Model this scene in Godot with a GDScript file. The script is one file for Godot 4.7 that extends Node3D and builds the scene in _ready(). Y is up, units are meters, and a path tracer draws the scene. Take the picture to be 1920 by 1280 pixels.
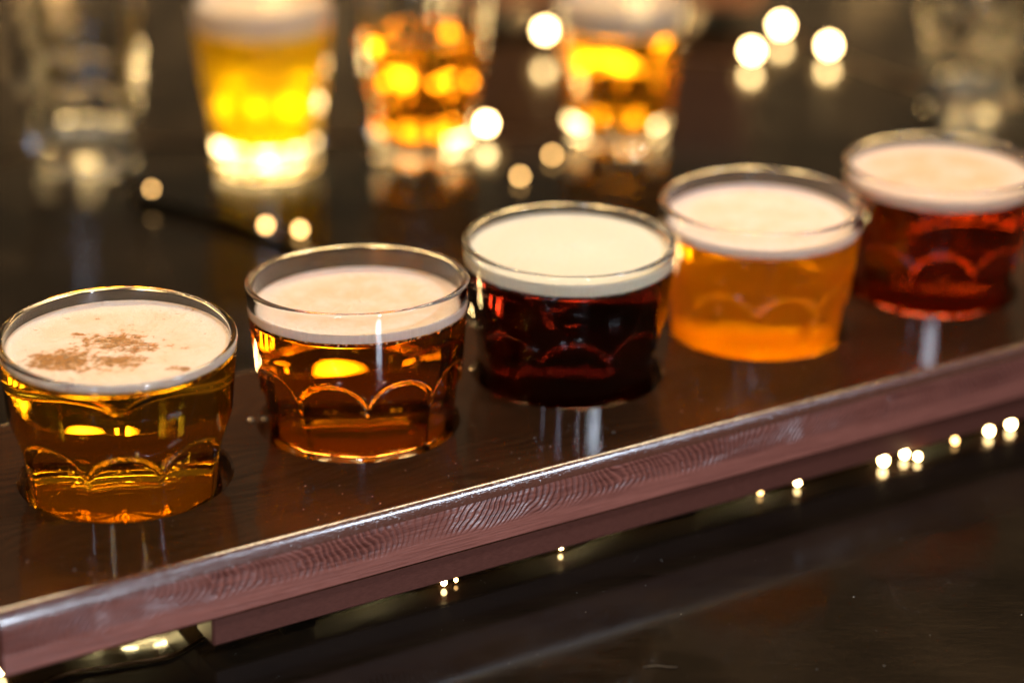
extends Node3D

const TAU_ := 6.283185307
const PLANK_TOP := 0.038
const PLANK_LOW := 0.0161
const FRONT := 0.072
const BACK := -0.062
const PLANK_X0 := -0.0705
const PLANK_X1 := 0.49
const STEP := 0.09044
const HOLE := 0.0362
const RECESS := 0.006
const BORE := 0.0270

var rng := RandomNumberGenerator.new()
const BACK_ROW := [Vector2(0.1496, -0.4308), Vector2(0.2335, -0.3839), Vector2(0.3153, -0.3581), Vector2(0.4206, -0.3263), Vector2(0.6289, -0.2672)]
var mats := {}


func _ready() -> void:
	rng.seed = 7
	# ---------- camera ----------
	var cam := Camera3D.new()
	cam.name = "camera"
	var lens := CameraAttributesPhysical.new()
	lens.frustum_focal_length = 78.5
	lens.exposure_aperture = 3.4
	lens.frustum_focus_distance = 0.765
	lens.frustum_near = 0.05
	lens.frustum_far = 20.0
	cam.attributes = lens
	cam.fov = 17.383
	cam.near = 0.05
	cam.far = 20.0
	add_child(cam)
	var right := Vector3(0.85683386, 0.01094667, 0.51547638)
	var up := Vector3(0.19380279, 0.91962008, -0.34167147)
	var forward := Vector3(0.4777826, -0.39265645, -0.78584013)
	cam.transform = Transform3D(Basis(right, up, -forward).orthonormalized(), Vector3(-0.245569, 0.346468 + PLANK_TOP, 0.659776))
	cam.current = true
	# ---------- background and exposure ----------
	var env := Environment.new()
	env.background_mode = Environment.BG_COLOR
	env.background_color = Color(0.135, 0.100, 0.056).linear_to_srgb()
	env.tonemap_mode = Environment.TONE_MAPPER_LINEAR
	env.tonemap_exposure = 1.12
	env.sdfgi_enabled = true
	env.ssao_enabled = true
	env.ssil_enabled = true
	var world := WorldEnvironment.new()
	world.name = "world"
	world.environment = env
	add_child(world)
	# ---------- large lamps ----------
	# cool light from low in front: a lamp beside the photographer, a window farther off to the left; and a ceiling panel over the right end
	area_light("cool_lamp", Vector3(0.03, 0.165, 0.56), Vector3(0.06, 0.05, 0.0), Vector2(0.05, 0.055), Color(0.88, 0.93, 1.0), 0.22)
	area_light("window_light", Vector3(-1.55, 0.56, 1.55), Vector3(0.15, 0.05, 0.0), Vector2(0.26, 0.34), Color(0.80, 0.88, 1.0), 1.3)
	area_light("ceiling_panel", Vector3(0.80, 1.25, 0.75), Vector3(0.2, 0.03, 0.02), Vector2(0.34, 0.10), Color(0.85, 0.92, 1.0), 1.7)
	# the warm lights over the bar behind
	area_light("bar_lamp", Vector3(0.75, 1.75, -1.0), Vector3(0.25, 0.03, -0.05), Vector2(1.6, 0.25), Color(1.0, 0.90, 0.74), 4.3)

	make_materials()
	# ---------- setting ----------
	table()
	# ---------- objects ----------
	flight_board()
	front_glasses()
	back_glasses()
	light_strings()
	pendants()
	small_things()


# ------------------------------------------------------------------ helpers
func area_light(called: String, at: Vector3, target: Vector3, size: Vector2, color: Color, energy: float) -> void:
	var l := AreaLight3D.new()
	l.name = called
	l.area_size = size
	l.light_color = color
	l.light_energy = energy
	l.shadow_enabled = true
	add_child(l)
	l.look_at_from_position(at, target, Vector3.UP if absf((target - at).normalized().y) < 0.98 else Vector3.FORWARD)


func base(called: String, where: Vector3, label: String, category: String, group := "") -> Node3D:
	var o := Node3D.new()
	o.name = called
	add_child(o, true)
	o.position = where
	tag(o, label, category, group)
	return o


func tag(o: Node, label: String, category: String, group := "", kind := "") -> void:
	if label: o.set_meta("label", label)
	if category: o.set_meta("category", category)
	if group: o.set_meta("group", group)
	if kind: o.set_meta("kind", kind)


func part(called: String, mesh: Mesh, m: Material, parent: Node, at := Vector3.ZERO) -> MeshInstance3D:
	var o := MeshInstance3D.new()
	o.name = called
	o.mesh = mesh
	if m: o.material_override = m
	o.position = at
	parent.add_child(o, true)
	return o


# a closed surface of revolution: rows of points (r, y), from the axis below round to the axis above; radius may change with the angle
func lathe(rows: Array, seg: int, how := {}, uv_scale := 1.0) -> ArrayMesh:
	var st := SurfaceTool.new()
	st.begin(Mesh.PRIMITIVE_TRIANGLES)
	st.set_smooth_group(0)
	var index := []
	var n := 0
	for k in rows.size():
		var p: Vector2 = rows[k]
		var ring := PackedInt32Array()
		if p.x < 1e-7:
			var y0 := p.y
			if how: y0 = bent(how, 0.0, 0.0, p.y, k).y
			st.set_uv(Vector2(0.5, 0.5))
			st.add_vertex(Vector3(0, y0, 0))
			for j in seg: ring.append(n)
			n += 1
		else:
			for j in seg:
				var a := TAU_ * j / seg
				var q := p
				if how: q = bent(how, a, p.x, p.y, k)
				st.set_uv(Vector2(0.5 + q.x * cos(a) * uv_scale, 0.5 + q.x * sin(a) * uv_scale))
				st.add_vertex(Vector3(q.x * cos(a), q.y, q.x * sin(a)))
				ring.append(n)
				n += 1
		index.append(ring)
	for k in rows.size() - 1:
		var lo: PackedInt32Array = index[k]
		var hi: PackedInt32Array = index[k + 1]
		for j in seg:
			var i := (j + 1) % seg
			if lo[j] != lo[i]: tri(st, lo[j], lo[i], hi[i])
			if hi[j] != hi[i]: tri(st, lo[j], hi[i], hi[j])
	st.generate_normals()
	return st.commit()


# how a row of the lathe departs from a circle: the flutes cut into a glass, or the uneven surface of foam
func bent(how: Dictionary, a: float, r: float, y: float, k: int) -> Vector2:
	if how.has("flutes"):
		var s: Dictionary = how.flutes
		if k < how.from or k > how.to: return Vector2(r, y)
		var half: float = PI / s.n
		var phi := fposmod(a, 2.0 * half) - half
		var u := phi / half
		var ya: float = s.cusp + (s.arch - s.cusp) * sqrt(maxf(0.0, 1.0 - u * u))
		var m := smoothstep(-0.0003, 0.0021, ya - y)
		var foot := smoothstep(0.0, 0.004, y)
		var e := absf(u)
		var g := 1.0 - e * e
		if e > 0.9:   # the ridge between two flutes is rounded
			var w := e - 0.9
			g = 0.19 - 1.8 * (w - w * w * 5.0)
		return Vector2(r - m * foot * (0.0013 + 0.0015 * g), y)
	var lean: Vector2 = how.get("lean", Vector2.ZERO)
	if lean != Vector2.ZERO:   # the drink stays level in a tilted glass
		var up: float = (lean.x * cos(a) + lean.y * sin(a)) * r * clampf((y - how.low) / (how.top - how.low), 0.0, 1.0)
		y += up
		if k < how.from: r += 0.108 * up
	if not how.has("foam"): return Vector2(r, y)
	var n: FastNoiseLite = how.foam
	if k == 2 or k == 3:
		return Vector2(r, y + 0.0004 * n.get_noise_2d(cos(a) * 30.0, sin(a) * 30.0) + 0.00022 * n.get_noise_2d(cos(a) * 140.0, sin(a) * 140.0))
	if k < how.from: return Vector2(r, y)
	var amp: float = how.amp
	return Vector2(r, y + amp * n.get_noise_2d(cos(a) * r * 420.0, sin(a) * r * 420.0) + 0.5 * amp * n.get_noise_2d(cos(a) * r * 1500.0 + 9.0, sin(a) * r * 1500.0))


func tri(st: SurfaceTool, a: int, b: int, c: int) -> void:
	st.add_index(a)
	st.add_index(b)
	st.add_index(c)


# a box with chamfered edges between two corners
func box(lo: Vector3, hi: Vector3, c := 0.0006) -> ArrayMesh:
	var st := SurfaceTool.new()
	st.begin(Mesh.PRIMITIVE_TRIANGLES)
	var mid := (lo + hi) / 2
	var h := (hi - lo) / 2
	var dirs := [Vector3.RIGHT, Vector3.LEFT, Vector3.UP, Vector3.DOWN, Vector3.BACK, Vector3.FORWARD]
	for d: Vector3 in dirs:
		var u := Vector3(d.y, d.z, d.x).abs()
		var w := d.cross(u)
		var hn: float = absf(d.dot(h))
		var hu: float = absf(u.dot(h)) - c
		var hw: float = absf(w.dot(h)) - c
		face(st, mid + d * hn + u * hu + w * hw, mid + d * hn - u * hu + w * hw, mid + d * hn - u * hu - w * hw, mid + d * hn + u * hu - w * hw, d)
	for i in 3:
		var e := Vector3.ZERO
		e[i] = 1
		var u := Vector3.ZERO
		u[(i + 1) % 3] = 1
		var w := Vector3.ZERO
		w[(i + 2) % 3] = 1
		for s in [-1, 1]:
			for t in [-1, 1]:
				var a: Vector3 = u * s * (u.dot(h)) + w * t * (w.dot(h) - c)
				var b: Vector3 = u * s * (u.dot(h) - c) + w * t * (w.dot(h))
				var l: Vector3 = e * (e.dot(h) - c)
				face(st, mid + a + l, mid + a - l, mid + b - l, mid + b + l, (u * s + w * t).normalized())
	for sx in [-1, 1]:
		for sy in [-1, 1]:
			for sz in [-1, 1]:
				var s := Vector3(sx, sy, sz)
				var v := [mid + s * (h - Vector3(0, c, c)), mid + s * (h - Vector3(c, 0, c)), mid + s * (h - Vector3(c, c, 0))]
				if (v[1] - v[0]).cross(v[2] - v[0]).dot(s) > 0: v = [v[0], v[2], v[1]]
				for q: Vector3 in v:
					st.set_normal(s.normalized())
					st.set_uv(Vector2(q.x, q.y))
					st.add_vertex(q)
	return st.commit()


func face(st: SurfaceTool, a: Vector3, b: Vector3, c: Vector3, d: Vector3, n: Vector3) -> void:
	var order := [a, b, c, a, c, d]
	if (b - a).cross(c - a).dot(n) > 0: order = [a, c, b, a, d, c]
	for q: Vector3 in order:
		st.set_normal(n)
		if absf(n.y) > 0.7: st.set_uv(Vector2(q.x, q.z))
		elif absf(n.x) > 0.7: st.set_uv(Vector2(q.z, q.y))
		else: st.set_uv(Vector2(q.x, q.y))
		st.add_vertex(q)


func tube(points: Array, r: float, seg := 8) -> ArrayMesh:
	var curve := Curve3D.new()
	for k in points.size():
		var t: Vector3 = (points[mini(k + 1, points.size() - 1)] - points[maxi(k - 1, 0)]) / 6.0
		curve.add_point(points[k], -t, t)
	curve.bake_interval = 0.003
	var pts := curve.get_baked_points()
	var st := SurfaceTool.new()
	st.begin(Mesh.PRIMITIVE_TRIANGLES)
	for k in pts.size():
		var t := (pts[mini(k + 1, pts.size() - 1)] - pts[maxi(k - 1, 0)]).normalized()
		var u := t.cross(Vector3.UP).normalized()
		if u.length() < 0.5: u = Vector3.RIGHT
		var w := u.cross(t)
		for j in seg:
			var a := TAU_ * j / seg
			st.set_normal(u * cos(a) + w * sin(a))
			st.set_uv(Vector2(float(j) / seg, k * 0.1))
			st.add_vertex(pts[k] + (u * cos(a) + w * sin(a)) * r)
	for k in pts.size() - 1:
		for j in seg:
			var i := (j + 1) % seg
			tri(st, k * seg + j, (k + 1) * seg + i, k * seg + i)
			tri(st, k * seg + j, (k + 1) * seg + j, (k + 1) * seg + i)
	return st.commit()


func ball(r: float, stretch := 1.0) -> ArrayMesh:
	var rows := []
	for k in 13:
		var a := PI * k / 12 - PI / 2
		rows.append(Vector2(0.0 if k == 0 or k == 12 else r * cos(a), r * stretch * sin(a)))
	return lathe(rows, 20)


func lin(r: float, g: float, b: float, a := 1.0) -> Color:
	var c := Color(r, g, b).linear_to_srgb()
	c.a = a
	return c


func noise(s: int, freq: float, oct := 4) -> FastNoiseLite:
	var n := FastNoiseLite.new()
	n.seed = s
	n.noise_type = FastNoiseLite.TYPE_SIMPLEX_SMOOTH
	n.frequency = freq
	n.fractal_octaves = oct
	return n


# ------------------------------------------------------------------ materials
func glass_mat(tint: Color, rough := 0.0, clear := 0.0, scale := 0.05) -> StandardMaterial3D:
	var m := StandardMaterial3D.new()
	tint.a = clear
	m.albedo_color = tint
	m.roughness = rough
	m.metallic_specular = 0.5
	m.transparency = BaseMaterial3D.TRANSPARENCY_ALPHA
	m.refraction_enabled = true
	m.refraction_scale = scale
	return m


# haze in the beer: part of the light is scattered as it passes
func hazy(m: StandardMaterial3D, through: Color) -> StandardMaterial3D:
	m.backlight_enabled = true
	m.backlight = through
	return m


func plain(c: Color, rough := 0.5, metal := 0.0) -> StandardMaterial3D:
	var m := StandardMaterial3D.new()
	m.albedo_color = c
	m.roughness = rough
	m.metallic = metal
	return m


func glow(c: Color, energy: float) -> StandardMaterial3D:
	var m := StandardMaterial3D.new()
	m.albedo_color = Color(0.9, 0.85, 0.75)
	m.roughness = 0.3
	m.emission_enabled = true
	m.emission = c
	m.emission_energy_multiplier = energy
	return m


func make_materials() -> void:
	mats.glass = glass_mat(lin(0.985, 0.985, 0.975))
	mats.wire = plain(lin(0.35, 0.17, 0.07), 0.35, 1.0)
	mats.cable = plain(lin(0.012, 0.012, 0.012), 0.4)
	mats.bulb = glow(Color(1.0, 0.84, 0.56), 60.0)
	mats.bulb_dim = glow(Color(1.0, 0.76, 0.44), 16.0)
	mats.bulb_under = glow(Color(1.0, 0.90, 0.62), 280.0)
	mats.pendant = glow(Color(1.0, 0.80, 0.50), 130.0)
	mats.water = glass_mat(lin(0.97, 0.97, 0.97), 0.0, 0.0, 0.033)
	mats.rubber = plain(lin(0.02, 0.02, 0.02), 0.8)
	wood_textures()


func wood_textures() -> void:
	var n1 := noise(3, 1.0, 4)
	var n2 := noise(9, 1.0, 2)
	# stained top, grain along the board; the tile is 0.56 m by 0.14 m
	var w := 1024
	var h := 512
	var top := Image.create(w, h, false, Image.FORMAT_RGB8)
	var rough := Image.create(w, h, false, Image.FORMAT_RGB8)
	for y in h:
		var z := 0.14 * y / h
		for x in w:
			var u := 0.56 * x / w
			var warp := n2.get_noise_2d(u * 9.0, z * 18.0) * 0.006
			var g := n1.get_noise_2d(u * 14.0, (z + warp) * 420.0)
			var fine := n1.get_noise_2d(u * 60.0 + 40.0, z * 2600.0)
			var ring := sin((z + warp * 2.2) * 1500.0)
			var t := clampf(0.5 + 0.33 * g + 0.14 * fine + 0.16 * ring, 0.0, 1.0)
			top.set_pixel(x, y, lin(lerpf(0.013, 0.044, t), lerpf(0.0045, 0.016, t), lerpf(0.0018, 0.0055, t)))
			var r := clampf(0.10 + 0.05 * fine + 0.05 * n2.get_noise_2d(u * 40.0, z * 60.0), 0.03, 1.0)
			rough.set_pixel(x, y, Color(r, r, r))
	var m := StandardMaterial3D.new()
	m.albedo_texture = ImageTexture.create_from_image(top)
	m.roughness_texture = ImageTexture.create_from_image(rough)
	m.roughness = 1.0
	m.metallic_specular = 0.36
	m.uv1_scale = Vector3(1.0 / 0.56, 1.0 / 0.14, 1)
	mats.board_top = m
	# sawn front face with its curved growth rings in relief; the tile is 0.28 m by 0.028 m
	w = 2048
	h = 204
	var fc := Image.create(w, h, false, Image.FORMAT_RGB8)
	var fh := Image.create(w, h, false, Image.FORMAT_RGB8)
	var fr := Image.create(w, h, false, Image.FORMAT_RGB8)
	for y in h:
		var v := 1.0 - float(y) / h   # 0 at the lower edge
		for x in w:
			var u := 0.28 * x / w
			var c := fposmod(u, 0.14) / 0.14
			var lean := sin(TAU_ * c) * 0.010 + 0.004 * n2.get_noise_2d(u * 12.0, 33.0)
			var vv := v - 0.5 + 0.12 * n2.get_noise_2d(u * 40.0, 3.0)
			var phase := (u + lean * vv * 2.0 + (0.010 + 0.008 * sin(TAU_ * c + 1.0)) * vv * vv * 4.0 + 0.0026 * n1.get_noise_2d(u * 22.0, v * 1.6)) / 0.0025
			var saw := fposmod(phase, 1.0)
			var ridge := smoothstep(0.0, 0.75, saw) * (1.0 - smoothstep(0.86, 1.0, saw))
			var band := smoothstep(0.20, 0.36, v + 0.05 * n1.get_noise_2d(u * 50.0, 9.0)) * (1.0 - smoothstep(0.62, 0.74, v + 0.05 * n1.get_noise_2d(u * 40.0, 20.0)))
			band *= clampf(0.75 + 1.1 * n2.get_noise_2d(u * 22.0, 50.0), 0.25, 1.0)
			var along := n1.get_noise_2d(u * 16.0, v * 26.0)
			var fib := n1.get_noise_2d(u * 90.0, v * 120.0)
			var layer := 0.22 * smoothstep(0.34, 0.26, v + 0.04 * n2.get_noise_2d(u * 30.0, 70.0)) - 0.20 * smoothstep(0.60, 0.70, v + 0.04 * n2.get_noise_2d(u * 30.0, 90.0))   # growth layers along the board
			var t := clampf(0.50 + layer + 0.42 * along + 0.26 * fib + band * (ridge - 0.6) * 0.6, 0.0, 1.0)
			fc.set_pixel(x, y, lin(lerpf(0.062, 0.235, t), lerpf(0.014, 0.076, t), lerpf(0.009, 0.052, t)))
			var hh := clampf(0.45 + band * (ridge - 0.5) * 0.8 + 0.05 * along + 0.09 * fib, 0.0, 1.0)
			fh.set_pixel(x, y, Color(hh, hh, hh))
			var r := clampf(0.42 + 0.12 * fib - 0.14 * band * ridge, 0.15, 1.0)
			fr.set_pixel(x, y, Color(r, r, r))
	var f := StandardMaterial3D.new()
	f.albedo_texture = ImageTexture.create_from_image(fc)
	f.roughness_texture = ImageTexture.create_from_image(fr)
	f.roughness = 1.0
	f.heightmap_enabled = true
	f.heightmap_texture = ImageTexture.create_from_image(fh)
	f.heightmap_scale = 0.085
	f.clearcoat_enabled = true
	f.clearcoat = 0.35
	f.clearcoat_roughness = 0.16
	f.uv1_scale = Vector3(1.0 / 0.28, 1.0 / 0.028, 1)
	mats.board_face = f
	# the rounded edge, varnished like the top: fibres raised by the sanding
	w = 1024
	h = 64
	var ec := Image.create(w, h, false, Image.FORMAT_RGB8)
	var eh := Image.create(w, h, false, Image.FORMAT_RGB8)
	for y in h:
		for x in w:
			var fib := n1.get_noise_2d(x * 0.05, y * 0.8)
			var fine := n1.get_noise_2d(x * 0.5 + 90.0, y * 1.2)
			var t := clampf(0.5 + 0.4 * fib + 0.25 * fine, 0.0, 1.0)
			ec.set_pixel(x, y, lin(lerpf(0.035, 0.110, t), lerpf(0.010, 0.034, t), lerpf(0.005, 0.022, t)))
			eh.set_pixel(x, y, Color(t, t, t))
	var ed := StandardMaterial3D.new()
	ed.albedo_texture = ImageTexture.create_from_image(ec)
	ed.roughness = 0.20
	ed.heightmap_enabled = true
	ed.heightmap_texture = ImageTexture.create_from_image(eh)
	ed.heightmap_scale = 0.022
	ed.clearcoat_enabled = true
	ed.clearcoat = 1.0
	ed.clearcoat_roughness = 0.13
	ed.uv1_scale = Vector3(1.0 / 0.14, 1.0 / 0.009, 1)
	mats.board_edge = ed
	# planed rail: fine fibres only
	w = 512
	h = 128
	var rc := Image.create(w, h, false, Image.FORMAT_RGB8)
	for y in h:
		for x in w:
			var fib := n1.get_noise_2d(x * 0.06, y * 0.5)
			var fine := n1.get_noise_2d(x * 0.35 + 90.0, y * 1.4)
			var t := clampf(0.5 + 0.4 * fib + 0.25 * fine, 0.0, 1.0)
			rc.set_pixel(x, y, lin(lerpf(0.040, 0.100, t), lerpf(0.010, 0.032, t), lerpf(0.006, 0.021, t)))
	var ra := StandardMaterial3D.new()
	ra.albedo_texture = ImageTexture.create_from_image(rc)
	ra.roughness = 0.38
	ra.uv1_scale = Vector3(1.0 / 0.12, 1.0 / 0.03, 1)
	mats.rail = ra
	# dark varnished table, brushed streaks; the tile is 0.5 m square
	w = 1024
	var tc := Image.create(w, w, false, Image.FORMAT_RGB8)
	var tr := Image.create(w, w, false, Image.FORMAT_RGB8)
	for y in w:
		for x in w:
			var s := n1.get_noise_2d(x * 0.02, y * 1.1)
			var s2 := n1.get_noise_2d(x * 0.06 + 300.0, y * 2.6)
			var b := n2.get_noise_2d(x * 0.006, y * 0.010)
			var t := clampf(0.45 + 0.30 * s + 0.16 * s2 + 0.3 * b, 0.0, 1.0)
			tc.set_pixel(x, y, lin(lerpf(0.0025, 0.011, t), lerpf(0.0016, 0.0066, t), lerpf(0.001, 0.0036, t)))
			var r := clampf(0.12 + 0.03 * s + 0.03 * s2 + 0.04 * b, 0.04, 1.0)
			tr.set_pixel(x, y, Color(r, r, r))
	var ta := StandardMaterial3D.new()
	ta.albedo_texture = ImageTexture.create_from_image(tc)
	ta.roughness_texture = ImageTexture.create_from_image(tr)
	ta.roughness = 1.0
	ta.metallic_specular = 0.25
	ta.uv1_scale = Vector3(2.0, 2.0, 1)
	mats.table = ta


# ------------------------------------------------------------------ setting
func table() -> void:
	var st := SurfaceTool.new()
	st.begin(Mesh.PRIMITIVE_TRIANGLES)
	var lo := Vector3(-1.0, -0.04, -1.7)
	var hi := Vector3(2.1, 0.0, 0.8)
	var turn := 0.54
	for d: Vector3 in [Vector3.UP, Vector3.DOWN, Vector3.LEFT, Vector3.RIGHT, Vector3.BACK, Vector3.FORWARD]:
		var u := Vector3(d.y, d.z, d.x).abs()
		var w := d.cross(u)
		var mid := (lo + hi) / 2
		var h := (hi - lo) / 2
		var q := [mid + d * absf(d.dot(h)) + u * absf(u.dot(h)) + w * absf(w.dot(h)), mid + d * absf(d.dot(h)) - u * absf(u.dot(h)) + w * absf(w.dot(h)), mid + d * absf(d.dot(h)) - u * absf(u.dot(h)) - w * absf(w.dot(h)), mid + d * absf(d.dot(h)) + u * absf(u.dot(h)) - w * absf(w.dot(h))]
		var order := [0, 1, 2, 0, 2, 3]
		if ((q[1] - q[0]) as Vector3).cross(q[2] - q[0]).dot(d) > 0: order = [0, 2, 1, 0, 3, 2]
		for i: int in order:
			var p: Vector3 = q[i]
			st.set_normal(d)
			st.set_uv(Vector2(p.x * cos(turn) + p.z * sin(turn), -p.x * sin(turn) + p.z * cos(turn) + p.y))
			st.add_vertex(p)
	var t := part("table", st.commit(), mats.table, self)
	tag(t, "dark varnished wooden bar table under everything", "table", "", "structure")


# ------------------------------------------------------------------ the board
func flight_board() -> void:
	var o := base("flight_board", Vector3.ZERO, "long dark stained wooden tasting board holding five beer glasses in a row", "tasting board")
	part("plank", plank_mesh(), null, o)
	for z in [[FRONT - 0.016, FRONT - 0.0025], [BACK + 0.0025, BACK + 0.016]]:
		part("rail", box(Vector3(0.0003, 0.0045, z[0]), Vector3(PLANK_X1 - 0.03, PLANK_LOW - 0.0001, z[1]), 0.0007), mats.rail, o)
	part("end_rail", box(Vector3(0.0006, 0.0048, BACK + 0.0165), Vector3(0.0125, PLANK_LOW - 0.0001, FRONT - 0.0165), 0.0006), mats.rail, o)
	for x in [0.03, 0.43]:
		for z in [FRONT - 0.0138, BACK + 0.0138]:
			part("foot", box(Vector3(x, 0.0, z - 0.002), Vector3(x + 0.012, 0.0046, z + 0.002), 0.0004), mats.rubber, o)


func plank_mesh() -> ArrayMesh:
	var st := SurfaceTool.new()
	st.begin(Mesh.PRIMITIVE_TRIANGLES)
	var rr := 0.0058           # rounding of the upper long edges: height and depth
	var ro := 0.0042
	var zf := FRONT - ro
	var zb := BACK + ro
	var bev := 0.0009
	var cuts := []
	for i in 5: cuts.append(i * STEP)
	# flat top and underside, each cell a fan between its hole and its rectangle
	for side in [0, 1]:
		var y := PLANK_TOP if side == 0 else PLANK_LOW
		var n := Vector3.UP if side == 0 else Vector3.DOWN
		var z0 := zb if side == 0 else BACK
		var z1 := zf if side == 0 else FRONT
		var r := HOLE + bev if side == 0 else BORE
		var x := PLANK_X0
		for i in 5:
			var xa: float = x if i == 0 else cuts[i] - STEP / 2
			var xb: float = cuts[i] + STEP / 2
			var c := Vector3(cuts[i], y, 0)
			var angles := []
			for k in 96: angles.append(TAU_ * k / 96)
			for q in [Vector2(xa, z0), Vector2(xb, z0), Vector2(xa, z1), Vector2(xb, z1)]:
				angles.append(fposmod(atan2(q.y, q.x - c.x), TAU_))
			angles.sort()
			for k in angles.size():
				var a: float = angles[k]
				var b: float = angles[(k + 1) % angles.size()]
				if absf(a - b) < 1e-6: continue
				face(st, c + Vector3(cos(a), 0, sin(a)) * r, c + Vector3(cos(b), 0, sin(b)) * r, out_to(c, b, xa, xb, z0, z1), out_to(c, a, xa, xb, z0, z1), n)
		var xe: float = cuts[4] + STEP / 2
		face(st, Vector3(xe, y, z0), Vector3(PLANK_X1, y, z0), Vector3(PLANK_X1, y, z1), Vector3(xe, y, z1), n)
	# hole walls with a small bevel
	for cx in cuts:
		for k in 96:
			var a := TAU_ * k / 96
			var b := TAU_ * (k + 1) / 96
			var da := Vector3(cos(a), 0, sin(a))
			var db := Vector3(cos(b), 0, sin(b))
			var c := Vector3(cx, 0, 0)
			var mid := (da + db).normalized()
			face(st, c + da * (HOLE + bev) + Vector3.UP * PLANK_TOP, c + db * (HOLE + bev) + Vector3.UP * PLANK_TOP, c + db * HOLE + Vector3.UP * (PLANK_TOP - bev), c + da * HOLE + Vector3.UP * (PLANK_TOP - bev), (Vector3.UP - mid).normalized())
			face(st, c + da * HOLE + Vector3.UP * (PLANK_TOP - bev), c + db * HOLE + Vector3.UP * (PLANK_TOP - bev), c + db * HOLE + Vector3.UP * (PLANK_TOP - RECESS), c + da * HOLE + Vector3.UP * (PLANK_TOP - RECESS), -mid)
			face(st, c + da * HOLE + Vector3.UP * (PLANK_TOP - RECESS), c + db * HOLE + Vector3.UP * (PLANK_TOP - RECESS), c + db * BORE + Vector3.UP * (PLANK_TOP - RECESS), c + da * BORE + Vector3.UP * (PLANK_TOP - RECESS), Vector3.UP)
			face(st, c + da * BORE + Vector3.UP * (PLANK_TOP - RECESS), c + db * BORE + Vector3.UP * (PLANK_TOP - RECESS), c + db * BORE + Vector3.UP * PLANK_LOW, c + da * BORE + Vector3.UP * PLANK_LOW, -mid)
	var mesh: ArrayMesh = st.commit()
	mesh.surface_set_material(0, mats.board_top)
	# long faces and ends: a profile swept round, its own uv along the face
	var sf := SurfaceTool.new()
	sf.begin(Mesh.PRIMITIVE_TRIANGLES)
	var se := SurfaceTool.new()
	se.begin(Mesh.PRIMITIVE_TRIANGLES)
	for side in [1.0, -1.0]:
		var edge: float = FRONT if side > 0 else -BACK
		var prof := []   # (out, y, normal)
		for k in 13:
			var a := PI / 2 * k / 12
			prof.append([edge - ro + ro * sin(a), PLANK_TOP - rr + rr * cos(a), Vector2(sin(a) / ro, cos(a) / rr).normalized()])
		prof.append([edge, PLANK_LOW + 0.0008, Vector2(1, 0)])
		prof.append([edge - 0.0008, PLANK_LOW, Vector2(0.5, -0.8)])
		for k in prof.size() - 1:
			var cols := 40
			for j in cols:
				var xa := lerpf(PLANK_X0, PLANK_X1, float(j) / cols)
				var xb := lerpf(PLANK_X0, PLANK_X1, float(j + 1) / cols)
				var v := []
				for e in [[xa, k], [xb, k], [xb, k + 1], [xa, k + 1]]:
					var p: Array = prof[e[1]]
					v.append([Vector3(e[0], p[1], p[0] * side), Vector3(0, p[2].y, p[2].x * side), Vector2(e[0], p[1] - PLANK_LOW)])
				var order := [0, 1, 2, 0, 2, 3] if side > 0 else [0, 2, 1, 0, 3, 2]
				var to := se if k < 10 else sf
				for i: int in order:
					to.set_normal(v[i][1])
					to.set_uv(Vector2(v[i][2].x, 0.028 - v[i][2].y))
					to.add_vertex(v[i][0])
	# ends
	for e in [[PLANK_X0, -1.0], [PLANK_X1, 1.0]]:
		var outline := []
		for k in 9:
			var a := PI / 2 * k / 8
			outline.append(Vector2(zf + ro * sin(a), PLANK_TOP - rr + rr * cos(a)))
		outline.append(Vector2(FRONT, PLANK_LOW))
		outline.append(Vector2(BACK, PLANK_LOW))
		for k in 9:
			var a := PI / 2 * (8 - k) / 8
			outline.append(Vector2(zb - ro * sin(a), PLANK_TOP - rr + rr * cos(a)))
		for k in outline.size() - 2:
			var t := [outline[0], outline[k + 1], outline[k + 2]]
			if e[1] > 0: t = [t[0], t[2], t[1]]
			for p: Vector2 in t:
				sf.set_normal(Vector3(e[1], 0, 0))
				sf.set_uv(Vector2(p.x, 0.028 - (p.y - PLANK_LOW)))
				sf.add_vertex(Vector3(e[0], p.y, p.x))
	sf.generate_tangents()
	sf.commit(mesh)
	mesh.surface_set_material(1, mats.board_face)
	se.generate_tangents()
	se.commit(mesh)
	mesh.surface_set_material(2, mats.board_edge)
	return mesh


func out_to(c: Vector3, a: float, xa: float, xb: float, z0: float, z1: float) -> Vector3:
	var d := Vector3(cos(a), 0, sin(a))
	var t := 1e9
	if d.x > 1e-6: t = minf(t, (xb - c.x) / d.x)
	if d.x < -1e-6: t = minf(t, (xa - c.x) / d.x)
	if d.z > 1e-6: t = minf(t, z1 / d.z)
	if d.z < -1e-6: t = minf(t, z0 / d.z)
	return c + d * t


# ------------------------------------------------------------------ glasses
# measures of a fluted tumbler, in metres
func shape(height: float, r_low: float, r_top: float, facets: int, arch: float, cusp: float, floor_y: float, wall: float, wall_low: float) -> Dictionary:
	return {"h": height, "r0": r_low, "r1": r_top, "n": facets, "arch": arch, "cusp": cusp, "floor": floor_y, "wall": wall, "wall_low": wall_low}


func outer(s: Dictionary, y: float) -> float:
	var t: float = y / s.h
	return lerpf(s.r0, s.r1, t) + 0.0006 * sin(PI * t)


func inner(s: Dictionary, y: float) -> float:
	return outer(s, y) - lerpf(s.wall_low, s.wall, smoothstep(s.arch - 0.003, s.arch + 0.016, y))


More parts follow.
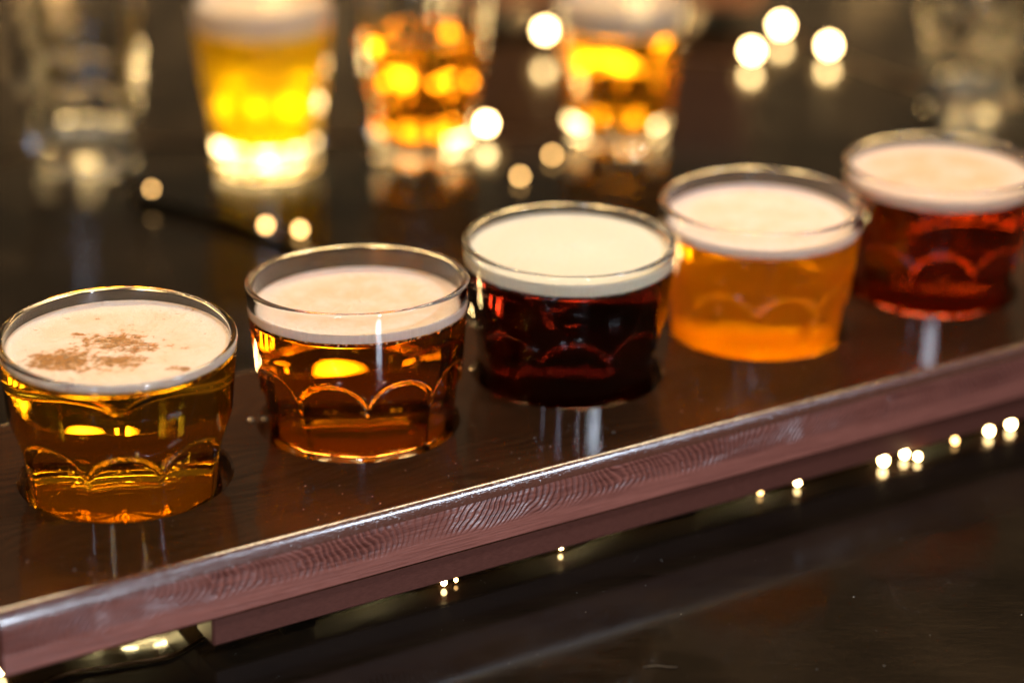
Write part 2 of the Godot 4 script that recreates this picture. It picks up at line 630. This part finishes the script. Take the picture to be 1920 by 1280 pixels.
func glass_mesh(s: Dictionary) -> ArrayMesh:
	var rows := [Vector2(0, 0.0012), Vector2(s.r0 * 0.5, 0.001), Vector2(s.r0 - 0.005, 0.0002), Vector2(s.r0 - 0.0025, 0.0)]
	for k in 5:
		var a := PI / 2 * (k + 1) / 5
		rows.append(Vector2(s.r0 - 0.0018 + 0.0018 * sin(a), 0.0018 - 0.0018 * cos(a)))
	var outer_from := rows.size() - 5
	var n := int((s.h - 0.004) / 0.0007)
	for k in n:
		var y: float = lerpf(0.0024, s.h - 0.0016, float(k) / (n - 1))
		rows.append(Vector2(outer(s, y), y))
	var outer_to := rows.size() - 1
	var rt: float = s.wall / 2
	var yc: float = s.h - rt
	var rc: float = outer(s, s.h) - rt
	for k in 9:
		var a := PI * k / 8
		rows.append(Vector2(rc + rt * cos(a), yc + rt * sin(a)))
	var fl: float = s.floor
	for k in 30:
		var y: float = lerpf(s.h - 0.004, fl + 0.0028, float(k) / 29)
		rows.append(Vector2(inner(s, y), y))
	var ri: float = inner(s, fl + 0.0022)
	for k in 6:
		var a := PI / 2 * (k + 1) / 6
		rows.append(Vector2(ri - 0.0022 + 0.0022 * cos(a), fl + 0.0022 - 0.0022 * sin(a)))
	rows.append(Vector2(ri * 0.5, fl - 0.0004))
	rows.append(Vector2(0, fl - 0.0006))
	var nf: int = s.n
	return lathe(rows, nf * 30, {"flutes": s, "from": outer_from, "to": outer_to})


func beer_mesh(s: Dictionary, level: float, lean := Vector2.ZERO) -> ArrayMesh:
	var o := 0.00012
	var fl: float = s.floor
	var ri: float = inner(s, fl + 0.0022)
	var rows := [Vector2(0, fl - 0.0006 - o), Vector2(ri * 0.5, fl - 0.0004 - o)]
	for k in 6:
		var a := PI / 2 * (5 - k) / 6
		rows.append(Vector2(ri - 0.0022 + (0.0022 + o) * cos(a), fl + 0.0022 - (0.0022 + o) * sin(a)))
	for k in 24:
		var y: float = lerpf(fl + 0.0028, level, float(k) / 23)
		rows.append(Vector2(inner(s, y) + o, y))
	rows.append(Vector2(inner(s, level) * 0.6, level + 0.0001))
	rows.append(Vector2(0, level + 0.0001))
	return lathe(rows, 120, {"lean": lean, "low": fl + 0.004, "top": level, "from": rows.size() - 2})


func foam_mesh(s: Dictionary, low: float, high: float, seed_: int, dome: float, thin: bool, lean := Vector2.ZERO) -> ArrayMesh:
	var o := 0.00010
	var n1 := noise(seed_, 1.0, 3)
	var rows := [Vector2(0, low), Vector2(inner(s, low) * 0.6, low), Vector2(inner(s, low) + o - 0.0003, low)]
	var steps := 5
	for k in steps:
		var y := lerpf(low + 0.0003, high + 0.0007, float(k) / (steps - 1))
		rows.append(Vector2(inner(s, y) + o, y))
	var ring_from := rows.size()
	var rim := inner(s, high)
	for k in 26:
		var t := 1.0 - float(k + 1) / 26.0
		var menis := 0.0009 * exp(-(1.0 - t) * rim / 0.0011)
		rows.append(Vector2(rim * t, high + menis + dome * (1.0 - t * t)))
	return lathe(rows, 144, {"foam": n1, "from": ring_from, "amp": 0.00030 if thin else 0.00045, "lean": lean, "low": low - 1.0, "top": low - 0.5}, 12.0)


# foam colour: cream bubbles; where the head is thin (patches) the beer below shows
func foam_mat(seed_: int, cream: Color, beer: Color, holes: float, blush: float) -> StandardMaterial3D:
	var size := 512
	var im := Image.create(size, size, false, Image.FORMAT_RGB8)
	var hm := Image.create(size, size, false, Image.FORMAT_RGB8)
	var rm := Image.create(size, size, false, Image.FORMAT_RGB8)
	var n1 := noise(seed_, 1.0, 5)
	var n2 := noise(seed_ + 5, 1.0, 2)
	var cell := FastNoiseLite.new()
	cell.seed = seed_
	cell.noise_type = FastNoiseLite.TYPE_CELLULAR
	cell.frequency = 1.0
	cell.fractal_type = FastNoiseLite.FRACTAL_NONE
	for y in size:
		for x in size:
			var p := Vector2(x, y) / size - Vector2(0.5, 0.5)
			var big := n1.get_noise_2d(p.x * 5.0, p.y * 5.0)
			var mid := n1.get_noise_2d(p.x * 16.0 + 7.0, p.y * 16.0)
			var grain := n2.get_noise_2d(p.x * 130.0, p.y * 130.0)
			var bub := cell.get_noise_2d(p.x * 85.0, p.y * 85.0)
			var t := clampf(blush * (0.75 + 0.9 * big + 0.3 * mid), 0.0, 1.0)
			t *= 1.0 - smoothstep(0.70, 0.90, p.length() / 0.44 + 0.22 * mid + 0.12 * grain)   # the thicker ring of bubbles by the wall
			var c := cream.lerp(Color(cream.r * 0.95, cream.g * 0.74, cream.b * 0.52), t)
			c = c * (1.0 + 0.05 * grain + 0.05 * bub)
			var h := 0.5 + 0.2 * bub + 0.15 * grain
			var r := 0.40
			if holes != 0.0:
				var q := Vector2(p.x * 0.857 + p.y * 0.515, p.x * 0.515 - p.y * 0.857) / 0.44
				var region := 0.0
				for e in [[-0.40, -0.42, 0.34, 0.26, 1.0], [-0.02, 0.02, 0.36, 0.20, 0.9], [0.05, -0.36, 0.26, 0.16, 0.9], [0.18, -0.12, 0.22, 0.07, 1.0], [-0.42, 0.20, 0.08, 0.05, 0.8], [0.62, -0.55, 0.16, 0.06, 0.7]]:
					region = maxf(region, e[4] * exp(-pow((q.x - e[0]) / e[2], 2.0) - pow((q.y - e[1]) / e[3], 2.0)))
				var fleck := n2.get_noise_2d(p.x * 60.0 + 3.0, p.y * 60.0)
				var v := big * 0.2 + mid * 0.5 + 0.55 * grain + 0.5 * fleck
				var k := smoothstep(0.0, 0.34, region - 0.92 + holes + 0.9 * mid + 0.35 * big + 0.26 * fleck + 0.12 * grain) * smoothstep(0.10, 0.42, region) * clampf(0.90 + 0.4 * grain, 0.0, 1.0)
				var dark := smoothstep(-0.05, 0.45, n2.get_noise_2d(p.x * 34.0, p.y * 34.0) + 0.3 * grain)
				var film := smoothstep(0.20, 0.62, region + 0.55 * mid + 0.3 * big + 0.12 * fleck)
				c = c.lerp(Color(0.58, 0.29, 0.06), film * 0.72)   # thin wet film between the flecks
				c = c.lerp(beer.lerp(Color(beer.r * 0.25, beer.g * 0.28, beer.b * 0.5), dark), k * 0.68)
				r = lerpf(0.40, 0.10, maxf(k, film))
				h -= 0.25 * k
			im.set_pixel(x, y, lin(clampf(c.r, 0, 1), clampf(c.g, 0, 1), clampf(c.b, 0, 1)))
			hm.set_pixel(x, y, Color(h, h, h))
			rm.set_pixel(x, y, Color(r, r, r))
	var m := StandardMaterial3D.new()
	m.albedo_texture = ImageTexture.create_from_image(im)
	m.roughness_texture = ImageTexture.create_from_image(rm)
	m.roughness = 1.0
	m.heightmap_enabled = true
	m.heightmap_texture = ImageTexture.create_from_image(hm)
	m.heightmap_scale = 0.06
	m.backlight_enabled = true
	m.backlight = Color(0.95, 0.90, 0.82)
	return m


func front_glasses() -> void:
	var s := shape(0.0597, 0.0343, 0.0400, 9, 0.0325, 0.0215, 0.0030, 0.0024, 0.0038)
	var body := glass_mesh(s)
	# label, beer tint, clear share, roughness, foam low and high below the rim, offset, tilt, turn, foam colours
	var list := [
		{"label": "tasting glass of golden amber beer with brown-flecked thin foam, nearest the camera", "beer": glass_mat(lin(0.99, 0.45, 0.010), 0.0, 0.0, 0.035), "foam": [0.0050, 0.0037], "bubble": lin(0.90,0.80,0.66), "dome": 0.0, "at": Vector3(-0.0012, 0, 0.0005), "tilt": Vector3(2.6, 0, 0), "turn": 29.6, "mat": foam_mat(11, Color(0.92, 0.86, 0.76), Color(0.42, 0.17, 0.012), 0.46, 0.50)},
		{"label": "tasting glass of clear copper beer with peach foam, second from the camera", "beer": glass_mat(lin(1.0, 0.29, 0.003), 0.0, 0.0, 0.035), "foam": [0.0118, 0.0088], "bubble": lin(0.92,0.84,0.74), "dome": 0.0002, "at": Vector3(0.0012, 0, 0), "tilt": Vector3(-3.0, 0, -0.6), "turn": 7.0, "mat": foam_mat(23, Color(0.93, 0.88, 0.82), Color(0.3, 0.14, 0.03), 0.0, 0.62)},
		{"label": "tasting glass of near-black stout with a thick cream foam head", "beer": glass_mat(lin(0.060, 0.004, 0.002), 0.0, 0.0, 0.035), "foam": [0.0088, 0.0044], "bubble": lin(0.94,0.92,0.80), "dome": 0.0010, "at": Vector3(-0.0008, 0, 0), "tilt": Vector3(0.3, 0, 0), "turn": 22.0, "mat": foam_mat(31, Color(0.94, 0.92, 0.78), Color(0.3, 0.2, 0.1), 0.0, 0.06)},
		{"label": "tasting glass of hazy glowing orange beer with pale foam", "beer": hazy(glass_mat(lin(1.0, 0.38, 0.002), 0.10, 0.05, 0.035), lin(0.52, 0.26, 0.001)), "foam": [0.0108, 0.0078], "bubble": lin(0.93,0.86,0.78), "dome": 0.0003, "at": Vector3(-0.0012, 0, 0), "tilt": Vector3(0.4, 0, 0.3), "turn": 32.0, "mat": foam_mat(47, Color(0.94, 0.89, 0.83), Color(0.3, 0.14, 0.03), 0.0, 0.50)},
		{"label": "tasting glass of dark red beer with peach foam, farthest along the board", "beer": glass_mat(lin(0.54, 0.045, 0.003), 0.0, 0.0, 0.035), "foam": [0.0088, 0.0048], "bubble": lin(0.90,0.78,0.66), "dome": 0.0003, "at": Vector3(0.0010, 0, 0), "tilt": Vector3(0, 0, 0), "turn": 15.0, "mat": foam_mat(59, Color(0.90, 0.78, 0.66), Color(0.3, 0.14, 0.03), 0.0, 0.80)},
	]
	for i in 5:
		var d: Dictionary = list[i]
		var o := base("beer_glass", Vector3(i * STEP, PLANK_TOP - RECESS + 0.0002, 0) + d.at, d.label, "beer glass", "beer glasses standing in the tasting board")
		o.rotation_degrees = d.tilt
		var g := part("glass", body, mats.glass, o)
		g.rotation_degrees.y = d.turn
		var low: float = s.h - d.foam[0]
		var high: float = s.h - d.foam[1]
		var lean := Vector2(0, tan(deg_to_rad(2.6))) if i == 0 else Vector2.ZERO
		part("beer", beer_mesh(s, low + 0.0004, lean), d.beer, o)
		var head := part("foam", foam_mesh(s, low, high, 70 + i, d.dome, i == 0, lean), d.mat, o)
		bubbles(head, s, low, high, d.dome, lean, d.bubble)


# the larger bubbles of a head: beads along its lower edge against the glass, a ring by the wall, some strays
func bubbles(head: Node3D, s: Dictionary, low: float, high: float, dome: float, lean: Vector2, color: Color) -> void:
	var bead := SphereMesh.new()
	bead.radius = 1.0
	bead.height = 2.0
	bead.radial_segments = 10
	bead.rings = 6
	var mm := MultiMesh.new()
	mm.transform_format = MultiMesh.TRANSFORM_3D
	mm.mesh = bead
	mm.instance_count = 520
	for k in 520:
		var a := rng.randf() * TAU_
		var size := 0.00012 + (0.00036 if k < 260 else 0.00022) * pow(rng.randf(), 2.5)
		var r: float
		var y: float
		if k < 260:
			y = low - size * rng.randf_range(-0.3, 0.9)
			r = inner(s, y) - size * 0.55
		elif k < 520:
			r = inner(s, high) - size - 0.0045 * pow(rng.randf(), 2.2)
			y = high + 0.0009 * exp(-(inner(s, high) - r) / 0.0011) + 0.00005
		else:
			r = inner(s, high) * sqrt(rng.randf()) * 0.9
			y = high
			size *= 0.8
		if k >= 260:
			var t := r / inner(s, high)
			y += dome * (1.0 - t * t) - size * 0.35
		y += (lean.x * cos(a) + lean.y * sin(a)) * r
		mm.set_instance_transform(k, Transform3D(Basis().scaled(Vector3(size, size * 0.9, size)), Vector3(r * cos(a), y, r * sin(a))))
	var m := plain(color, 0.30)
	var o := MultiMeshInstance3D.new()
	o.name = "bubbles"
	o.multimesh = mm
	o.material_override = m
	o.set_meta("kind", "stuff")
	head.add_child(o)


func back_glasses() -> void:
	var s := shape(0.125, 0.0288, 0.0395, 9, 0.052, 0.040, 0.015, 0.0026, 0.0040)
	var body := glass_mesh(s)
	var list := [
		{"label": "empty clear tumbler at the left, blurred behind the board", "level": 0.0},
		{"label": "tall tumbler of bright yellow hazy beer behind the board", "level": 0.076, "beer": hazy(glass_mat(lin(1.0, 0.70, 0.005), 0.30, 0.06, 0.035), lin(0.70, 0.47, 0.004)), "foam": 0.013, "cream": Color(0.92, 0.85, 0.72)},
		{"label": "tumbler of amber beer standing right of the yellow beer", "level": 0.070, "beer": glass_mat(lin(0.90, 0.36, 0.012), 0.0, 0.0, 0.035)},
		{"label": "tumbler of orange beer with pale foam, rightmost of the three filled tumblers behind", "level": 0.066, "beer": glass_mat(lin(0.95, 0.42, 0.012), 0.05, 0.08, 0.035), "foam": 0.014, "cream": Color(0.80, 0.74, 0.64)},
		{"label": "empty clear tumbler at the far right behind the last beer", "level": 0.0},
	]
	for i in list.size():
		var d: Dictionary = list[i]
		var o := base("tumbler", Vector3(BACK_ROW[i].x, 0.0003, BACK_ROW[i].y), d.label, "drinking glass", "tumblers standing behind the board")
		var g := part("glass", body, mats.glass, o)
		g.rotation_degrees.y = 13.0 * i
		if d.level > 0.0:
			part("beer", beer_mesh(s, d.level), d.beer, o)
		if d.has("foam"):
			part("foam", foam_mesh(s, d.level - 0.0004, d.level + d.foam, 90 + i, 0.0005, false), foam_mat(80 + i, d.cream, Color(0.3, 0.14, 0.03), 0.0, 0.3), o)


# ------------------------------------------------------------------ lights that the photograph shows
func light_string(called: String, label: String, wire_points: Array, bulbs: Array, group := "") -> void:
	var o := base(called, Vector3.ZERO, label, "string lights", group)
	if wire_points.size() > 1:
		part("wire", tube(wire_points, 0.0005, 6), mats.wire, o)
	for b in bulbs:
		var r: float = b[1]
		var e := part("bulb", ball(r, 1.15), mats[b[2]], o, b[0])
		if b[3] > 0.0:
			var l := OmniLight3D.new()
			l.name = "bulb_light"
			l.light_color = Color(1.0, 0.78, 0.46)
			l.light_energy = b[3]
			l.light_size = 0.01
			l.omni_range = 5.0
			l.omni_attenuation = 2.0
			l.shadow_enabled = true
			e.add_child(l)


func light_strings() -> void:
	# behind the glasses
	var b := []
	for q in [[0.5788, 0.008, -0.4137], [0.6320, 0.008, -0.4535], [0.6289, 0.008, -0.4001], [0.4813, 0.013, -0.5003], [0.3574, 0.009, -0.3621]]:
		b.append([Vector3(q[0], q[1], q[2]), 0.0029, "bulb", 0.00015])
	for q in [[0.1881, 0.003, -0.2890], [0.2001, 0.003, -0.2753]]:
		b.append([Vector3(q[0], q[1], q[2]), 0.0016, "bulb_dim", 0.0])
	b.append([Vector3(0.1547, 0.008, -0.3533), 0.0010, "bulb_dim", 0.0])
	for q in [[0.3366, -0.2916], [0.3701, -0.3134]]:
		b.append([Vector3(q[0], 0.003, q[1]), 0.0013, "bulb_dim", 0.0])
	for q in [[0, 0.045, 0.016], [0, 0.05, -0.014], [0, 0.044, 0.001], [4, 0.044, -0.012], [4, 0.048, 0.012]]:
		var c: Vector2 = BACK_ROW[q[0]]
		var p: Vector2 = c + Vector2(0.52, -0.854) * q[1] + Vector2(0.854, 0.52) * q[2]
		b.append([Vector3(p.x, 0.006, p.y), 0.0022, "bulb", 0.0])
	# behind each tumbler
	for q in [[1, 0.040, 0.000], [1, 0.042, 0.013], [1, 0.042, -0.013], [1, 0.052, 0.006], [1, 0.050, -0.006], [1, 0.060, 0.016], [1, 0.062, -0.014], [2, 0.042, 0.010], [2, 0.045, -0.012], [2, 0.06, 0.0], [2, 0.052, 0.017], [2, 0.055, -0.018], [2, 0.075, 0.008], [3, 0.042, 0.012], [3, 0.044, -0.014], [3, 0.062, 0.002], [3, 0.052, 0.018], [3, 0.055, -0.018], [3, 0.075, -0.006]]:
		var c: Vector2 = BACK_ROW[q[0]]
		var p: Vector2 = c + Vector2(0.52, -0.854) * q[1] + Vector2(0.854, 0.52) * q[2]
		b.append([Vector3(p.x, 0.005 + (0.9 * (q[1] - 0.03) if q[1] > 0.049 else 0.0), p.y), 0.0034 if q[0] != 1 else 0.0042, "bulb", 0.0])
	var w := [Vector3(0.06, 0.001, -0.47), Vector3(0.10, 0.002, -0.455), Vector3(0.150, 0.002, -0.462), Vector3(0.252, 0.001, -0.414), Vector3(0.332, 0.001, -0.386), Vector3(0.3574, 0.003, -0.3621), Vector3(0.438, 0.001, -0.357), Vector3(0.4813, 0.004, -0.5003), Vector3(0.5788, 0.003, -0.4137), Vector3(0.6320, 0.003, -0.4535), Vector3(0.6289, 0.003, -0.4001), Vector3(0.645, 0.002, -0.300), Vector3(0.75, 0.001, -0.25)]
	light_string("fairy_light_string", "warm white fairy lights lying on the table among the tumblers behind the board", w, b)
	# right behind the board, hidden by the beer glasses and seen only through them
	b = []
	w = []
	for i in 5:
		var c := Vector2(i * STEP, 0.0)
		var away := (c - Vector2(-0.2456, 0.6598)).normalized()
		var side := Vector2(-away.y, away.x)
		for q in [[0.092, -0.027], [0.101, -0.012], [0.090, 0.004], [0.098, 0.022], [0.122, -0.021], [0.131, -0.004], [0.124, 0.013], [0.150, -0.014], [0.156, 0.008], [0.146, 0.025]]:
			var p: Vector2 = c + away * q[0] + side * q[1]
			b.append([Vector3(p.x, 0.0040, p.y), 0.0034, "bulb", 0.0])
			w.append(Vector3(p.x, 0.0008, p.y))
	light_string("fairy_light_string", "fairy lights lying on the table just behind the board, seen through the beers", w, b)
	# along the foot of the board
	b = []
	for q in [[0.0892, 0.0020, 0.0690, 1.3], [0.1382, 0.0020, 0.0675, 1.0], [0.2441, 0.0020, 0.0690, 1.2], [0.2842, 0.0026, 0.0715, 2.0], [0.2958, 0.0022, 0.0703, 1.6], [0.2990, 0.0020, 0.0745, 1.2], [0.3392, 0.0022, 0.0710, 1.6], [0.3512, 0.0022, 0.0705, 1.7], [-0.0634, 0.0022, 0.0486, 1.7]]:
		b.append([Vector3(q[0], q[1], q[2] - 0.0036), 0.00085 * q[3], "bulb", 0.0])
	for x in [0.094, 0.2275, 0.322]:
		b.append([Vector3(x, 0.0016, 0.0650 + 0.0022 * sin(x * 900.0)), 0.0007 + 0.0004 * absf(sin(x * 500.0)), "bulb_dim", 0.0])
	w = []
	for k in 30:
		var x := -0.08 + 0.5 * k / 29.0
		w.append(Vector3(x, 0.0007, 0.0585 + 0.0035 * sin(k * 2.1)))
	light_string("fairy_light_string", "fine copper wire of tiny fairy lights tucked along the front foot of the board", w, b)
	# under the board, shining up through the holes
	b = []
	for i in 5:
		for deg in [38.0, 82.0, 118.0, 165.0, 235.0, 300.0]:
			var a := deg_to_rad(deg + 7.0 * i)
			b.append([Vector3(i * STEP + 0.0200 * cos(a), 0.0250, 0.0200 * sin(a)), 0.0048, "bulb_under", 0.00015 if deg == 118.0 else 0.0])
	w = []
	for i in 5:
		for k in 9:
			var a := TAU_ * k / 8.0 + PI
			w.append(Vector3(i * STEP + 0.0195 * cos(a), 0.0195, 0.0195 * sin(a)))
		w.append(Vector3((i + 0.5) * STEP, 0.010, 0.0))
	light_string("fairy_light_string", "fairy lights tucked into the holes of the board and glowing up through the glass bases", w, b)


func pendants() -> void:
	# the bar's warm globe lamps hung behind and above, seen only as glints and warm light
	var o := base("globe_light_string", Vector3.ZERO, "warm globe lamps on a black cable hung above the table behind the glasses", "string lights")
	var pts := []
	var mesh := ball(0.022)
	for k in 12:
		var t := k / 11.0
		var p := Vector3(lerpf(-0.9, 2.0, t), 1.22 - 0.10 * sin(PI * t) + 0.03 * sin(k * 2.3), lerpf(-1.05, -0.75, t) + 0.05 * sin(k * 1.7))
		pts.append(p + Vector3(0, 0.045, 0))
		var e := part("bulb", mesh, mats.pendant, o, p)
		part("socket", box(Vector3(-0.011, 0.020, -0.011), Vector3(0.011, 0.047, 0.011), 0.002), mats.cable, e)
		var l := OmniLight3D.new()
		l.name = "bulb_light"
		l.light_color = Color(1.0, 0.74, 0.46)
		l.light_energy = 0.10
		l.light_size = 0.02
		l.omni_range = 8.0
		l.omni_attenuation = 2.0
		l.shadow_enabled = true
		e.add_child(l)
	part("cable", tube(pts, 0.003, 8), mats.cable, o)


	# a second run of them, low on the far side of the room
	o = base("globe_light_string", Vector3.ZERO, "warm globe lamps on a cable low across the far side of the room", "string lights")
	mesh = ball(0.017)
	pts = []
	for k in 20:
		var t := k / 19.0 - 0.5
		var p := Vector3(1.35 + 2.6 * t * 0.854, 0.25 + 0.17 * sin(k * 2.7), -2.15 + 2.6 * t * 0.52)
		pts.append(p + Vector3(0, 0.045, 0))
		var e := part("bulb", mesh, mats.pendant, o, p)
		part("socket", box(Vector3(-0.011, 0.020, -0.011), Vector3(0.011, 0.047, 0.011), 0.002), mats.cable, e)
		var l := OmniLight3D.new()
		l.name = "bulb_light"
		l.light_color = Color(1.0, 0.74, 0.46)
		l.light_energy = 0.035
		l.light_size = 0.02
		l.omni_range = 8.0
		l.omni_attenuation = 2.0
		l.shadow_enabled = true
		e.add_child(l)
	part("cable", tube(pts, 0.003, 8), mats.cable, o)


# ------------------------------------------------------------------ small things
func small_things() -> void:
	# black cable on the table at the left, behind the second glass
	var c := part("black_cable", tube([Vector3(0.1483, 0.003, -0.3541), Vector3(0.159, 0.003, -0.3326), Vector3(0.1727, 0.003, -0.2983), Vector3(0.1856, 0.003, -0.2587), Vector3(0.19, 0.003, -0.24)], 0.0022, 10), mats.cable, self)
	tag(c, "short black cable lying on the table in front of the yellow beer", "cable")
	# reddish wooden block at the very back
	var far := base("wooden_block", Vector3(0.576, 0.0, -0.548), "blurred reddish brown wooden block at the very back of the table", "wooden block")
	far.rotation.y = -0.50
	part("block", box(Vector3(-0.12, 0.012, -0.03), Vector3(0.085, 0.09, 0.03), 0.003), plain(lin(0.20, 0.075, 0.03), 0.5), far)
	for x in [-0.10, 0.05]:
		part("foot", box(Vector3(x, 0.0, -0.02), Vector3(x + 0.02, 0.0121, 0.02), 0.001), mats.rubber, far)
	# drops spilled beside the second glass
	var drops := [[0.0555, -0.0185, 0.0016, "left"], [0.0603, -0.0168, 0.0013, "right"]]
	for d in drops:
		var rows := []
		for k in 9:
			var a := PI / 2 * k / 8
			rows.append(Vector2(d[2] * cos(a) if k < 8 else 0.0, d[2] * 0.45 * sin(a)))
		rows.push_front(Vector2(0, -0.00005))
		var o := part("beer_drop", lathe(rows, 24), mats.water, self, Vector3(d[0], PLANK_TOP + 0.0001, d[1]))
		tag(o, "tiny drop on the board beside the copper beer, the %s of two" % d[3], "drop", "drops spilled on the board")
	# dust on the varnish
	var bit := SphereMesh.new()
	bit.radius = 0.5
	bit.height = 0.6
	bit.radial_segments = 6
	bit.rings = 3
	var lint := plain(lin(0.45, 0.42, 0.38), 0.7)
	for where in [["table", 420, Vector3(-0.06, 0.0, 0.06), Vector3(0.42, 0.0, 0.28)], ["board", 160, Vector3(-0.06, PLANK_TOP, 0.038), Vector3(0.30, PLANK_TOP, 0.066)]]:
		var mm := MultiMesh.new()
		mm.transform_format = MultiMesh.TRANSFORM_3D
		mm.mesh = bit
		mm.instance_count = where[1]
		for k in int(where[1]):
			var p := Vector3(rng.randf_range(where[2].x, where[3].x), where[2].y, rng.randf_range(where[2].z, where[3].z))
			var size := 0.00010 + 0.00022 * pow(rng.randf(), 4.0)
			var b := Basis(Vector3.UP, rng.randf() * TAU_).scaled(Vector3(size * rng.randf_range(1.0, 2.4), size * 0.6, size))
			mm.set_instance_transform(k, Transform3D(b, p + Vector3(0, size * 0.15, 0)))
		var o := MultiMeshInstance3D.new()
		o.name = "dust"
		o.multimesh = mm
		o.material_override = lint
		add_child(o, true)
		tag(o, "fine pale dust specks on the dark %s" % ("table in front of the board" if where[0] == "table" else "varnish of the board"), "dust", "", "stuff")
	var fibre := part("lint_fibre", tube([Vector3(0.1195, 0.0003, 0.1445), Vector3(0.1234, 0.0006, 0.146), Vector3(0.1262, 0.0006, 0.1486), Vector3(0.1292, 0.0003, 0.1500)], 0.00018, 5), lint, self)
	tag(fibre, "pale curved lint fibre on the dark table near the bottom edge", "fibre")
